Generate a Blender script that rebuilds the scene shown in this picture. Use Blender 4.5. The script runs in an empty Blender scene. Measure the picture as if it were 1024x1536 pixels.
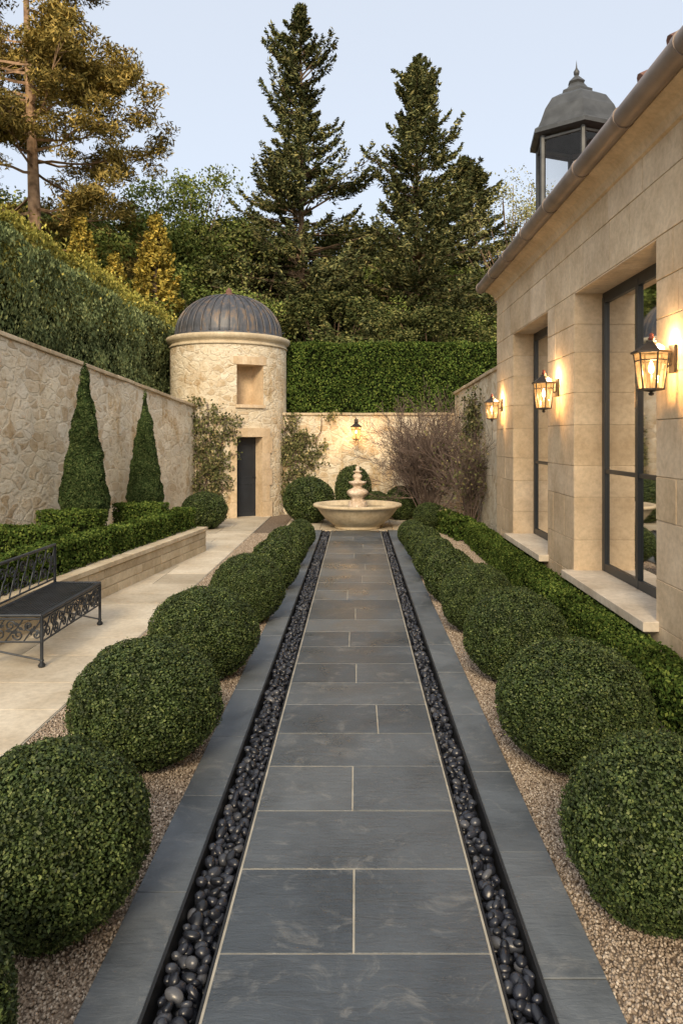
import bpy, math, random
import numpy as np
from mathutils import Vector, Matrix, noise
rng = np.random.default_rng(7)
random.seed(7)
scene = bpy.context.scene
COL = scene.collection

# ------------------------------------------------------------------ materials
def newmat(name):
    m = bpy.data.materials.new(name); m.use_nodes = True
    nt = m.node_tree; nt.nodes.clear()
    out = nt.nodes.new('ShaderNodeOutputMaterial')
    return m, nt, out
def ramp(nt, fac, stops, interp='LINEAR'):
    r = nt.nodes.new('ShaderNodeValToRGB'); cr = r.color_ramp; cr.interpolation = interp
    while len(cr.elements) < len(stops): cr.elements.new(0.5)
    for e, (p, c) in zip(cr.elements, stops):
        e.position = p; e.color = (*c, 1) if len(c) == 3 else c
    nt.links.new(fac, r.inputs['Fac']); return r.outputs['Color']
def g3(v): return (v, v, v)
def mixc(nt, fac, a, b, mode='MIX'):
    m = nt.nodes.new('ShaderNodeMix'); m.data_type = 'RGBA'; m.blend_type = mode
    for s, v in ((m.inputs[0], fac), (m.inputs[6], a), (m.inputs[7], b)):
        if isinstance(v, (float, int)): s.default_value = v
        elif isinstance(v, tuple): s.default_value = (*v, 1)
        else: nt.links.new(v, s)
    return m.outputs[2]
def math_(nt, op, a, b=None):
    m = nt.nodes.new('ShaderNodeMath'); m.operation = op
    for s, v in ((m.inputs[0], a), (m.inputs[1], b)):
        if v is None: continue
        if isinstance(v, (float, int)): s.default_value = v
        else: nt.links.new(v, s)
    return m.outputs[0]
def texco(nt, scale=(1, 1, 1)):
    tc = nt.nodes.new('ShaderNodeTexCoord'); mp = nt.nodes.new('ShaderNodeMapping')
    mp.inputs['Scale'].default_value = scale
    nt.links.new(tc.outputs['Object'], mp.inputs['Vector']); return mp.outputs['Vector']
def noise_(nt, vec, scale, detail=4, rough=0.55, dist=0):
    n = nt.nodes.new('ShaderNodeTexNoise'); n.inputs['Scale'].default_value = scale
    n.inputs['Detail'].default_value = detail; n.inputs['Roughness'].default_value = rough
    n.inputs['Distortion'].default_value = dist
    nt.links.new(vec, n.inputs['Vector']); return n.outputs['Fac']
def bump(nt, h, strength=0.5, dist=0.01, normal=None):
    b = nt.nodes.new('ShaderNodeBump'); b.inputs['Strength'].default_value = strength
    b.inputs['Distance'].default_value = dist; nt.links.new(h, b.inputs['Height'])
    if normal: nt.links.new(normal, b.inputs['Normal'])
    return b.outputs['Normal']
def princ(nt, out, color, rough=0.7, metal=0.0, normal=None, spec=0.5):
    p = nt.nodes.new('ShaderNodeBsdfPrincipled')
    if isinstance(color, tuple): p.inputs['Base Color'].default_value = (*color, 1)
    else: nt.links.new(color, p.inputs['Base Color'])
    if isinstance(rough, (float, int)): p.inputs['Roughness'].default_value = rough
    else: nt.links.new(rough, p.inputs['Roughness'])
    p.inputs['Metallic'].default_value = metal
    p.inputs['Specular IOR Level'].default_value = spec
    if normal: nt.links.new(normal, p.inputs['Normal'])
    nt.links.new(p.outputs[0], out.inputs['Surface']); return p
def diff(nt, out, color):
    d = nt.nodes.new('ShaderNodeBsdfDiffuse')
    if isinstance(color, tuple): d.inputs['Color'].default_value = (*color, 1)
    else: nt.links.new(color, d.inputs['Color'])
    nt.links.new(d.outputs[0], out.inputs['Surface'])
def island(nt):
    return nt.nodes.new('ShaderNodeNewGeometry').outputs['Random Per Island']

def leafmat(name, stops, nscale=1.5, nlo=0.55, nhi=1.3, cheap=True, rough=0.55, spec=0.3):
    m, nt, out = newmat(name)
    v = texco(nt)
    c = ramp(nt, island(nt), stops)
    nf = noise_(nt, v, nscale, 1)
    sh = ramp(nt, nf, [(0.3, g3(nlo)), (0.7, g3(nhi))])
    c2 = mixc(nt, 1.0, c, sh, 'MULTIPLY')
    if cheap: diff(nt, out, c2)
    else: princ(nt, out, c2, rough, spec=spec)
    return m
def simple(name, color, rough=0.6, metal=0.0, nscale=None, var=0.3, bs=0.0, bscale=60, spec=0.5):
    m, nt, out = newmat(name)
    v = texco(nt); col = color; nrm = None
    if nscale:
        nf = noise_(nt, v, nscale, 4)
        sh = ramp(nt, nf, [(0.3, g3(1 - var)), (0.7, g3(1 + var))])
        col = mixc(nt, 1.0, color, sh, 'MULTIPLY')
    if bs: nrm = bump(nt, noise_(nt, v, bscale, 3), bs, 0.01)
    princ(nt, out, col, rough, metal, nrm, spec); return m
def flat(name, color, nscale=3, var=.3):
    m, nt, out = newmat(name); nf = noise_(nt, texco(nt), nscale, 2)
    diff(nt, out, mixc(nt, 1.0, color, ramp(nt, nf, [(.3, g3(1 - var)), (.7, g3(1 + var))]), 'MULTIPLY')); return m

M_box = leafmat('boxwood_leaves', [(0, (.018, .033, .011)), (.5, (.042, .068, .019)), (.85, (.082, .114, .033)), (1, (.155, .185, .06))], 4.0, .6, 1.35, False)
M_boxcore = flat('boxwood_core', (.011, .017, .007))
M_hedge = leafmat('hedge_leaves', [(0, (.028, .052, .013)), (.6, (.066, .108, .024)), (1, (.16, .20, .048))], 1.6, .65, 1.3)
M_bighedge = leafmat('tall_hedge_leaves', [(0, (.09, .12, .055)), (.6, (.18, .225, .10)), (1, (.34, .37, .16))], .7, .6, 1.35)
M_sunlithedge = leafmat('sunlit_hedge_leaves', [(0, (.17, .18, .045)), (.6, (.36, .34, .08)), (1, (.58, .49, .13))], 1.0, .6, 1.35)  # sunlight put into the leaf colour, for the tall hedge's top
M_yew = leafmat('yew_leaves', [(0, (.02, .038, .015)), (.6, (.048, .075, .027)), (1, (.11, .14, .055))], 3, .65, 1.3)
M_spruce = leafmat('spruce_needles', [(0, (.05, .064, .032)), (.55, (.12, .135, .06)), (1, (.30, .27, .11))], .4, .5, 1.45)
M_dark = leafmat('dark_foliage', [(0, (.04, .056, .024)), (.55, (.095, .115, .042)), (1, (.24, .23, .085))], .4, .5, 1.4)
M_pine = leafmat('pine_needles', [(0, (.11, .095, .034)), (.5, (.25, .20, .062)), (1, (.50, .36, .11))], .5, .6, 1.35)
M_broad = leafmat('broadleaf_leaves', [(0, (.07, .105, .03)), (.6, (.165, .21, .058)), (1, (.33, .34, .10))], .4, .55, 1.4)
M_gold = leafmat('golden_conifer_leaves', [(0, (.17, .15, .038)), (.6, (.40, .32, .07)), (1, (.66, .48, .11))], 1.2, .6, 1.3)
M_feather = leafmat('spring_leaves', [(0, (.20, .21, .09)), (1, (.42, .40, .19))], 1.2, .7, 1.3)
M_climb = leafmat('climber_leaves', [(0, (.06, .07, .03)), (.7, (.15, .16, .07)), (1, (.34, .29, .15))], 3, .6, 1.3)
M_bark = flat('bark', (.21, .15, .105), 3, .4)
M_barkp = flat('pine_bark', (.34, .225, .145), 4, .45)
M_twig = flat('twigs', (.14, .108, .095))
M_iron = simple('wrought_iron', (.045, .052, .064), .38, .5, nscale=8, var=.3)
M_bronze = simple('dark_bronze', (.06, .05, .042), .45, .6, nscale=10, var=.3)
M_cupola = simple('cupola_metal', (.07, .075, .08), .5, .3, nscale=6, var=.3)
M_gutter = simple('gutter_metal', (.235, .19, .165), .5, .3, nscale=3, var=.25)
M_steel = simple('steel_edging', (.024, .026, .03), .5, .3)
M_tile = simple('roof_tile', (.16, .08, .06), .8, nscale=4, var=.35, bs=.3)
M_frame = simple('window_frame_paint', (.022, .027, .032), .4)
M_door = simple('door_paint', (.02, .024, .032), .4, nscale=4, var=.15)
M_curtain = flat('curtain_fabric', (.80, .72, .59), 2, .08)
M_inside = flat('interior_plaster', (.6, .5, .36), 2, .1)
M_grout = flat('grout', (.38, .365, .32), 6, .2)
M_soil = flat('soil', (.05, .038, .026), 6, .3)

def stone(name, stops, bs=.35, nscale=2.2, var=.16, rough=.85, fine=70):
    m, nt, out = newmat(name); v = texco(nt)
    c = ramp(nt, island(nt), stops)
    n1 = noise_(nt, v, nscale, 5, .62)
    c = mixc(nt, 1.0, c, ramp(nt, n1, [(.3, (1 - var * 1.2, 1 - var * 1.5, 1 - var * 1.9)), (.7, g3(1 + var))]), 'MULTIPLY')
    n3 = noise_(nt, v, 18, 3, .7)
    c = mixc(nt, 1.0, c, ramp(nt, n3, [(.35, g3(.88)), (.6, g3(1.05))]), 'MULTIPLY')
    n2 = noise_(nt, v, fine, 3, .7)
    h = math_(nt, 'ADD', n2, math_(nt, 'MULTIPLY', n3, 1.5))
    princ(nt, out, c, rough, normal=bump(nt, h, bs, .006), spec=.3); return m
M_lime = stone('limestone_ashlar', [(0, (.55, .435, .30)), (.5, (.62, .50, .355)), (.8, (.58, .475, .35)), (1, (.68, .56, .42))])
M_limemortar = flat('lime_mortar', (.50, .42, .31), 5, .1)
M_sill = stone('sill_stone', [(0, (.58, .52, .44)), (1, (.64, .58, .49))])
M_patio = stone('patio_limestone', [(0, (.43, .39, .32)), (.5, (.52, .475, .395)), (1, (.60, .55, .46))], bs=.25, nscale=1.6)
M_bed = stone('bed_wall_stone', [(0, (.46, .39, .28)), (.5, (.54, .47, .35)), (1, (.61, .54, .42))], bs=.5)
M_cop = stone('coping_stone', [(0, (.46, .38, .27)), (1, (.56, .48, .36))], bs=.7, var=.25)
M_fount = stone('fountain_stone', [(0, (.55, .47, .34)), (1, (.57, .49, .36))], bs=.3, nscale=5, var=.15)
M_fount2 = stone('fountain_marble', [(0, (.60, .51, .43)), (1, (.62, .53, .45))], bs=.4, nscale=9, var=.3)

def slate(name, stops, rough0=.22, rough1=.48):
    m, nt, out = newmat(name); v = texco(nt)
    c = ramp(nt, island(nt), stops)
    n1 = noise_(nt, v, 1.7, 5, .65, .6)
    c = mixc(nt, 1.0, c, ramp(nt, n1, [(.3, g3(.68)), (.7, g3(1.32))]), 'MULTIPLY')
    n4 = noise_(nt, v, 4.5, 7, .75, 1.2)
    c = mixc(nt, ramp(nt, n4, [(.54, g3(0)), (.72, g3(.55))]), c, (.27, .275, .27))
    v2 = texco(nt, (3, 14, 3))
    n2 = noise_(nt, v2, 2.0, 5, .7, .8)
    n3 = noise_(nt, v, 55, 3, .7)
    h = math_(nt, 'ADD', math_(nt, 'MULTIPLY', n2, 2.0), math_(nt, 'MULTIPLY', n3, .7))
    r = ramp(nt, n1, [(.3, g3(rough0)), (.7, g3(rough1))])
    princ(nt, out, c, r, normal=bump(nt, h, .4, .007), spec=.5); return m
M_slate = slate('slate_paving', [(0, (.052, .066, .084)), (.5, (.074, .090, .110)), (1, (.104, .120, .138))])
M_curb = slate('slate_kerb', [(0, (.090, .108, .130)), (1, (.125, .145, .168))], .45, .7)

def pebmat(name, stops, rough, nscale=20, spec=.5, bs=.2):
    m, nt, out = newmat(name); v = texco(nt)
    c = ramp(nt, island(nt), stops)
    if not bs: diff(nt, out, c); return m
    n1 = noise_(nt, v, nscale, 2)
    c = mixc(nt, 1.0, c, ramp(nt, n1, [(.3, g3(.75)), (.7, g3(1.25))]), 'MULTIPLY')
    princ(nt, out, c, rough, normal=bump(nt, noise_(nt, v, 90, 2), bs, .003), spec=spec); return m
M_peb = pebmat('black_pebbles', [(0, (.010, .012, .018)), (.6, (.022, .026, .040)), (.9, (.040, .046, .062)), (1, (.08, .085, .10))], .3)
M_grav = pebmat('gravel_stones', [(0, (.21, .165, .13)), (.5, (.34, .28, .225)), (.85, (.45, .385, .32)), (1, (.58, .52, .45))], .85, 40, .3, 0)
M_gravbase = flat('gravel_base', (.18, .145, .115), 30, .4)

def rubble():
    m, nt, out = newmat('rubble_stone'); v = texco(nt, (1, 1, 1.4))
    nd = nt.nodes.new('ShaderNodeTexNoise'); nd.inputs['Scale'].default_value = 3.0; nd.inputs['Detail'].default_value = 3
    nt.links.new(v, nd.inputs['Vector'])
    vv = nt.nodes.new('ShaderNodeVectorMath'); vv.operation = 'MULTIPLY_ADD'
    nt.links.new(nd.outputs['Color'], vv.inputs[0]); vv.inputs[1].default_value = (.22, .22, .22); nt.links.new(v, vv.inputs[2])
    def vor(feat, sc):
        n = nt.nodes.new('ShaderNodeTexVoronoi'); n.feature = feat; n.inputs['Scale'].default_value = sc
        nt.links.new(vv.outputs[0], n.inputs['Vector']); return n
    v1 = vor('F1', 3.9); v2 = vor('DISTANCE_TO_EDGE', 3.9)
    sep = nt.nodes.new('ShaderNodeSeparateColor'); nt.links.new(v1.outputs['Color'], sep.inputs[0])
    sc = ramp(nt, sep.outputs[0], [(0, (.52, .42, .29)), (.25, (.62, .53, .40)), (.7, (.69, .62, .49)), (1, (.74, .68, .57))])
    nz = noise_(nt, v, 8, 6, .75)
    sc = mixc(nt, 1.0, sc, ramp(nt, nz, [(.34, (.76, .68, .56)), (.50, g3(1.05))]), 'MULTIPLY')
    big = noise_(nt, v, 1.1, 3, .65)
    edge = math_(nt, 'ADD', v2.outputs['Distance'], math_(nt, 'MULTIPLY', math_(nt, 'SUBTRACT', big, .56), .45))
    edge = math_(nt, 'ADD', edge, math_(nt, 'MULTIPLY', math_(nt, 'SUBTRACT', nz, .5), .28))
    mask = ramp(nt, edge, [(.01, g3(0)), (.09, g3(1))])
    nm = noise_(nt, v, 26, 4, .7)
    mort = ramp(nt, nm, [(.3, (.62, .54, .41)), (.6, (.76, .69, .56))])
    c = mixc(nt, mask, mort, sc)
    stain = noise_(nt, texco(nt, (1, 1, .45)), 1.5, 6, .75)
    c = mixc(nt, 1.0, c, ramp(nt, stain, [(.34, (.74, .63, .48)), (.47, g3(1.0))]), 'MULTIPLY')
    h = math_(nt, 'ADD', math_(nt, 'MULTIPLY', mask, .8), math_(nt, 'ADD', math_(nt, 'MULTIPLY', nz, 1.5), math_(nt, 'MULTIPLY', nm, .6)))
    princ(nt, out, c, .92, normal=bump(nt, h, .65, .03), spec=.25); return m
M_rub = rubble()

def lead():
    m, nt, out = newmat('lead_roof'); v = texco(nt, (3, 3, .6))
    n1 = noise_(nt, v, 2.5, 5, .7)
    c = ramp(nt, n1, [(.3, (.05, .055, .065)), (.5, (.09, .095, .11)), (.65, (.19, .14, .10))])
    princ(nt, out, c, .5, .4, bump(nt, n1, .2, .01)); return m
M_lead = lead()
def glass(name, tint=(1, 1, 1), emis=None):
    m, nt, out = newmat(name)
    t = nt.nodes.new('ShaderNodeBsdfTransparent'); t.inputs['Color'].default_value = (*tint, 1)
    gl = nt.nodes.new('ShaderNodeBsdfGlossy'); gl.inputs['Roughness'].default_value = .03
    f = nt.nodes.new('ShaderNodeFresnel'); f.inputs['IOR'].default_value = 1.45
    mx = nt.nodes.new('ShaderNodeMixShader')
    nt.links.new(f.outputs[0], mx.inputs[0]); nt.links.new(t.outputs[0], mx.inputs[1]); nt.links.new(gl.outputs[0], mx.inputs[2])
    o = mx.outputs[0]
    if emis:
        e = nt.nodes.new('ShaderNodeEmission'); e.inputs['Strength'].default_value = emis[3]
        v = texco(nt); nz = noise_(nt, v, 22, 3)
        nt.links.new(ramp(nt, nz, [(.35, tuple(a * .45 for a in emis[:3])), (.65, emis[:3])]), e.inputs['Color'])
        a = nt.nodes.new('ShaderNodeAddShader'); nt.links.new(o, a.inputs[0]); nt.links.new(e.outputs[0], a.inputs[1]); o = a.outputs[0]
    nt.links.new(o, out.inputs['Surface']); return m
M_glass = glass('window_glass', (.95, .95, .94))
M_lglass = glass('lantern_glass', (.95, .85, .7), (1.0, .5, .16, .6))
def emit(name, c, s):
    m, nt, out = newmat(name); e = nt.nodes.new('ShaderNodeEmission')
    e.inputs['Color'].default_value = (*c, 1); e.inputs['Strength'].default_value = s
    nt.links.new(e.outputs[0], out.inputs['Surface']); return m
M_bulb = emit('lamp_bulb', (1, .68, .32), 14)
M_ground = flat('ground_cover', (.065, .07, .028), .6, .4)

# ------------------------------------------------------------------ builders
def link(o, parent=None):
    COL.objects.link(o)
    if parent: o.parent = parent
    return o
def empty(name, loc=(0, 0, 0)):
    e = bpy.data.objects.new(name, None); e.empty_display_size = .2; e.location = loc
    COL.objects.link(e); return e
class MB:
    def __init__(s): s.v = []; s.f = []; s.m = []; s.s = []
    def add(s, vs, fs, m=0, sm=False):
        b = len(s.v); s.v += [tuple(x) for x in vs]
        for f in fs: s.f.append(tuple(b + i for i in f)); s.m.append(m); s.s.append(sm)
    def box(s, x0, x1, y0, y1, z0, z1, m=0):
        s.add([(x0, y0, z0), (x1, y0, z0), (x1, y1, z0), (x0, y1, z0), (x0, y0, z1), (x1, y0, z1), (x1, y1, z1), (x0, y1, z1)],
              [(3, 2, 1, 0), (4, 5, 6, 7), (0, 1, 5, 4), (1, 2, 6, 5), (2, 3, 7, 6), (3, 0, 4, 7)], m)
    def quad(s, a, b, c, d, m=0): s.add([a, b, c, d], [(0, 1, 2, 3)], m)
    def obox(s, c, ax, ay, az, m=0):
        c = Vector(c); vs = []
        for k in (-1, 1):
            for i, j in ((-1, -1), (1, -1), (1, 1), (-1, 1)):
                vs.append(c + ax * i + ay * j + az * k)
        s.add(vs, [(3, 2, 1, 0), (4, 5, 6, 7), (0, 1, 5, 4), (1, 2, 6, 5), (2, 3, 7, 6), (3, 0, 4, 7)], m)
    def cyl(s, p0, p1, r0, r1=None, n=8, m=0, sm=True, caps=True):
        if r1 is None: r1 = r0
        p0, p1 = Vector(p0), Vector(p1); d = (p1 - p0).normalized()
        a = d.orthogonal().normalized(); b = d.cross(a); vs = []
        for p, r in ((p0, r0), (p1, r1)):
            for i in range(n):
                t = 2 * math.pi * i / n; vs.append(p + (a * math.cos(t) + b * math.sin(t)) * r)
        s.add(vs, [(i, (i + 1) % n, n + (i + 1) % n, n + i) for i in range(n)], m, sm)
        if caps: s.add(vs, [tuple(range(n))[::-1], tuple(range(n, 2 * n))], m)
    def tube(s, pts, r, n=6, m=0):
        for a, b in zip(pts[:-1], pts[1:]): s.cyl(a, b, r, r, n, m)
    def lathe(s, prof, c=(0, 0, 0), n=32, m=0, sm=True, rot=0, mod=None):
        vs = []; k = len(prof)
        for i in range(n):
            t = 2 * math.pi * i / n + rot
            for r, z in prof:
                rr = r * (mod(t, z) if mod else 1)
                vs.append((c[0] + rr * math.cos(t), c[1] + rr * math.sin(t), c[2] + z))
        fs = []
        for i in range(n):
            j = (i + 1) % n
            for q in range(k - 1): fs.append((i * k + q, j * k + q, j * k + q + 1, i * k + q + 1))
        s.add(vs, fs, m, sm)
    def build(s, name, mats, parent=None, bevel=0, loc=None):
        me = bpy.data.meshes.new(name); me.from_pydata(s.v, [], s.f)
        for mt in mats: me.materials.append(mt)
        me.polygons.foreach_set('material_index', s.m); me.polygons.foreach_set('use_smooth', s.s); me.update()
        o = bpy.data.objects.new(name, me)
        if loc: o.location = loc
        link(o, parent)
        if bevel:
            b = o.modifiers.new('bevel', 'BEVEL'); b.width = bevel; b.segments = 2; b.limit_method = 'ANGLE'
        return o

def unit(a): return a / (np.linalg.norm(a, axis=1, keepdims=True) + 1e-9)
def leafquads(P, Nr, L, W, tilt=.8, T=None):
    n = len(P); nn = unit(Nr + tilt * rng.normal(size=(n, 3)))
    t = rng.normal(size=(n, 3)) if T is None else T + .35 * rng.normal(size=(n, 3))
    t = unit(t - nn * np.sum(t * nn, 1, keepdims=True)); b = np.cross(nn, t)
    s = rng.uniform(.65, 1.25, (n, 1)); U = t * L * s; V = b * W * s
    vs = np.stack([P + U, P + V, P - U, P - V], 1).reshape(-1, 3)
    return vs
def sticks(segs):
    segs = np.asarray(segs, float); p0 = segs[:, :3]; p1 = segs[:, 3:6]; r0 = segs[:, 6:7]; r1 = segs[:, 7:8]
    d = unit(p1 - p0); a = np.cross(d, np.array([.31, .12, .94])); a = unit(a + 1e-6); b = np.cross(d, a); vs = []
    for p, r in ((p0, r0), (p1, r1)):
        for t in (0, 2.094, 4.189): vs.append(p + (a * math.cos(t) + b * math.sin(t)) * r)
    v = np.stack(vs, 1).reshape(-1, 3); base = np.arange(len(segs))[:, None] * 6
    f = np.concatenate([base + np.array(q) for q in ((0, 1, 4, 3), (1, 2, 5, 4), (2, 0, 3, 5))])
    return v, f
def plantmesh(name, leaf_vs, mats, extra=None):
    nq = len(leaf_vs) // 4; V = [leaf_vs]; F = [np.arange(nq * 4).reshape(-1, 4)]; mi = [np.zeros(nq, int)]; off = nq * 4
    for ev, ef, em in (extra or []):
        ev = np.asarray(ev, float); ef = np.asarray(ef, int)
        V.append(ev); F.append(ef + off); mi.append(np.full(len(ef), em)); off += len(ev)
    me = bpy.data.meshes.new(name); V = np.concatenate(V); F = np.concatenate(F); mi = np.concatenate(mi)
    me.from_pydata(V.tolist(), [], F.tolist())
    for m in mats: me.materials.append(m)
    me.polygons.foreach_set('material_index', mi.astype(np.int32)); me.update(); return me
def obj(name, me, loc=(0, 0, 0), scale=(1, 1, 1), rz=0, parent=None):
    o = bpy.data.objects.new(name, me); o.location = loc; o.scale = scale; o.rotation_euler = (0, 0, rz)
    return link(o, parent)
def nz(P, sc, seed=0):
    return np.array([noise.noise(Vector((p[0] * sc + seed, p[1] * sc, p[2] * sc))) for p in P])
def spheregrid(nu=24, nv=14):
    vs = []; fs = []
    for j in range(nv + 1):
        ph = math.pi * j / nv
        for i in range(nu):
            t = 2 * math.pi * i / nu; vs.append((math.sin(ph) * math.cos(t), math.sin(ph) * math.sin(t), math.cos(ph)))
    for j in range(nv):
        for i in range(nu):
            fs.append((j * nu + i, j * nu + (i + 1) % nu, (j + 1) * nu + (i + 1) % nu, (j + 1) * nu + i))
    return np.array(vs), np.array(fs)
SG = spheregrid()

# ------------------------------------------------------------------ clipped balls
def ballmesh(name, n, L, W, seed, amp=.05):
    D = unit(rng.normal(size=(n, 3))); nn = nz(D, 2.2, seed) * amp + nz(D, 7, seed + 9) * amp * .8 + nz(D, 14, seed + 5) * amp * .4
    R = .97 + nn - rng.uniform(0, 1, n) ** 2 * .09
    stray = rng.random(n) < .04; R[stray] += rng.uniform(0, .05, stray.sum())
    lv = leafquads(D * R[:, None], D, L, W, .8)
    cn = nz(SG[0], 2.2, seed) * amp
    core = SG[0] * (.90 + cn)[:, None]
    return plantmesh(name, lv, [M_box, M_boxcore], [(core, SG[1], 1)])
BALLS = [ballmesh('boxwood_ball_mesh%d' % i, 46000, .0195, .012, 13 * i + 3) for i in range(3)]
BALLFAR = [ballmesh('boxwood_far_mesh%d' % i, 14000, .034, .022, 31 * i + 5) for i in range(2)]
balls = [(-1.25, 3.0, .41, .385), (-1.30, 4.55, .465, .385), (-1.28, 6.2, .47, .38), (-1.18, 8.0, .41, .38), (-1.08, 9.7, .345, .345),
         (-1.08, 11.4, .345, .33), (-1.0, 13.2, .28, .28), (-1.31, 2.0, .37, .36),
         (1.27, 3.07, .40, .385), (1.34, 4.53, .48, .385), (1.32, 6.1, .43, .385), (1.25, 7.6, .385, .36), (1.15, 9.0, .335, .33),
         (1.12, 10.4, .33, .31), (1.10, 12.0, .32, .29), (1.03, 13.5, .28, .26),
         (-1.12, 17.4, .63, .55), (-.07, 18.4, .50, .68), (1.12, 18.0, .45, .42), (-3.35, 16.2, .52, .42), (.5, 18.2, .4, .35), (1.6, 16.2, .35, .3)]
for i, (x, y, r, h) in enumerate(balls):
    me = BALLS[i % 3] if y < 9 else BALLFAR[i % 2]
    o = obj('boxwood_ball', me, (x, y, h * .97 - .01), (r * 1.01, r * random.uniform(.95, 1.03), h * 1.02), random.uniform(0, 6.28))

# ------------------------------------------------------------------ hedges
def hedge(name, p0, p1, w, z0, za, zb, n, L, W, mat=M_hedge, amp=.03, rnd=.0, seed=1, loose=.0, tilt=.8, T=None):
    p0 = np.array(p0, float); p1 = np.array(p1, float); Ln = np.linalg.norm(p1 - p0); d = (p1 - p0) / Ln; q = np.array([d[1], -d[0]])
    H = (za + zb) / 2 - z0
    areas = np.array([Ln * w, Ln * H, Ln * H, w * H, w * H]); pick = rng.choice(5, n, p=areas / areas.sum())
    u = rng.random(n) * Ln; v = rng.random(n) * w - w / 2; t = rng.random(n)
    nr = np.zeros((n, 3))
    nr[pick == 0] = (0, 0, 1); nr[pick == 1] = (0, 1, 0); nr[pick == 2] = (0, -1, 0); nr[pick == 3] = (1, 0, 0); nr[pick == 4] = (-1, 0, 0)
    t[pick == 0] = 1; v[pick == 1] = w / 2; v[pick == 2] = -w / 2; u[pick == 3] = Ln; u[pick == 4] = 0
    zt = za + (zb - za) * u / Ln; z = z0 + t * (zt - z0)
    Pl = np.stack([u, v, z], 1)
    r = rnd
    if r > 0:
        dv = np.clip(np.abs(v) - (w / 2 - r), 0, None); dz = np.clip(z - (zt - r), 0, None)
        k = np.sqrt(dv ** 2 + dz ** 2); m = k > r; f = np.where(m, r / np.maximum(k, 1e-6), 1)
        Pl[:, 1] = np.sign(v) * (np.minimum(np.abs(v), w / 2 - r) + dv * f); Pl[:, 2] = np.minimum(z, zt - r) + dz * f
    off = nz(Pl, 1.5 / max(.3, min(w, 1)), seed) * amp + nz(Pl, 5, seed + 4) * amp * .6 - rng.random(n) ** 2 * amp * 1.2 + (rng.random(n) < .06) * rng.random(n) * loose
    Pl = Pl + nr * off[:, None]
    def tw(a): return np.stack([p0[0] + a[:, 0] * d[0] + a[:, 1] * q[0], p0[1] + a[:, 0] * d[1] + a[:, 1] * q[1], a[:, 2]], 1)
    def tn(a): return np.stack([a[:, 0] * d[0] + a[:, 1] * q[0], a[:, 0] * d[1] + a[:, 1] * q[1], a[:, 2]], 1)
    lv = leafquads(tw(Pl), tn(nr), L, W, tilt, T)
    e = amp * 1.3 + .01 + rnd * .3
    cv = []
    for uu, zz in ((e, za - e), (Ln - e, zb - e)):
        cv += [(uu, -w / 2 + e, z0), (uu, w / 2 - e, z0), (uu, w / 2 - e, zz), (uu, -w / 2 + e, zz)]
    cf = [(0, 1, 2, 3), (4, 5, 6, 7), (0, 1, 5, 4), (1, 2, 6, 5), (2, 3, 7, 6), (3, 0, 4, 7)]
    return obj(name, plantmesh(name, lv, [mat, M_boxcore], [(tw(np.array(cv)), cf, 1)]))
hedge('low_box_hedge', (2.27, 2.6), (2.27, 14.2), .38, -.03, .37, .37, 60000, .016, .010, M_hedge, .03, .08, 3, .03)
hedge('low_box_hedge', (2.15, 14.3), (1.75, 17.6), .4, -.03, .42, .42, 6000, .03, .02, M_hedge, .04, .08, 5, .03)
hedge('clipped_yew_hedge', (-2.1, 20.7), (5.2, 20.7), 1.4, 0, 4.62, 4.62, 90000, .036, .02, M_hedge, .08, .05, 8, .08)
hedge('tall_leylandii_hedge', (-6.9, 9.6), (-5.75, 23.0), 1.8, 1.5, 5.75, 5.0, 190000, .042, .016, M_bighedge, .22, .35, 11, .25, .8, (.15, 0, 1.2))
hedge('sunlit_hedge_top', (-6.9, 9.6), (-5.8, 23.0), 1.35, 4.4, 6.35, 5.5, 80000, .042, .019, M_sunlithedge, .30, .55, 17, .35, .9, (.15, 0, 1.0))  # added row; its gold colour stands for sunlight on the tall hedge's top
# parterre in raised bed
bp0 = Vector((-3.45, 7.0)); bp1 = Vector((-2.67, 13.0)); bd = (bp1 - bp0).normalized(); bn = Vector((-bd.y, bd.x))
def bpt(s, o): v = bp0 + bd * s + bn * o; return (v.x, v.y)
LB = (bp1 - bp0).length
hedge('parterre_hedge', bpt(-2.2, .30), bpt(LB - .12, .30), .32, .36, .78, .78, 30000, .02, .013, M_hedge, .03, .06, 21, .03)
hedge('parterre_hedge', bpt(2.3, .62), bpt(2.3, 1.9), .36, .36, .86, .86, 6000, .022, .014, M_hedge, .03, .06, 22, .03)
hedge('parterre_hedge', bpt(4.2, 1.0), bpt(4.2, 2.0), .34, .36, .88, .88, 5000, .022, .014, M_hedge, .03, .06, 23, .03)
hedge('parterre_hedge', bpt(5.75, .62), bpt(5.75, 1.5), .34, .36, .86, .86, 5000, .022, .014, M_hedge, .03, .06, 24, .03)

# cones
def cone(name, x, y, z0, z1, r, seed):
    n = 30000; t = 1 - np.sqrt(rng.random(n)); t = np.clip(t, 0, 1); a = rng.random(n) * 6.283
    prof = np.where(t < .12, .80 + t * 1.6, (1 - t) / .88 * 1.0) ** .93
    rr = r * prof
    D = np.stack([np.cos(a), np.sin(a), np.full(n, .25)], 1)
    P = np.stack([x + rr * np.cos(a), y + rr * np.sin(a), z0 + t * (z1 - z0)], 1)
    off = nz(P, 3, seed) * .045 + nz(P, 9, seed) * .03 - rng.random(n) ** 2 * .03
    P += D * off[:, None]
    lv = leafquads(P, D, .021, .010, .7)
    pr = [(.80, 0), (.97, .12), (.5, .55), (.03, .97)]
    m = MB(); m.lathe([(r * p * .91, z0 + q * (z1 - z0)) for p, q in pr], (x, y, 0), 20)
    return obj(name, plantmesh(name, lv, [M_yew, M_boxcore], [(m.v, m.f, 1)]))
cone('cone_topiary', -4.47, 12.1, .62, 3.30, .40, 4)
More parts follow.
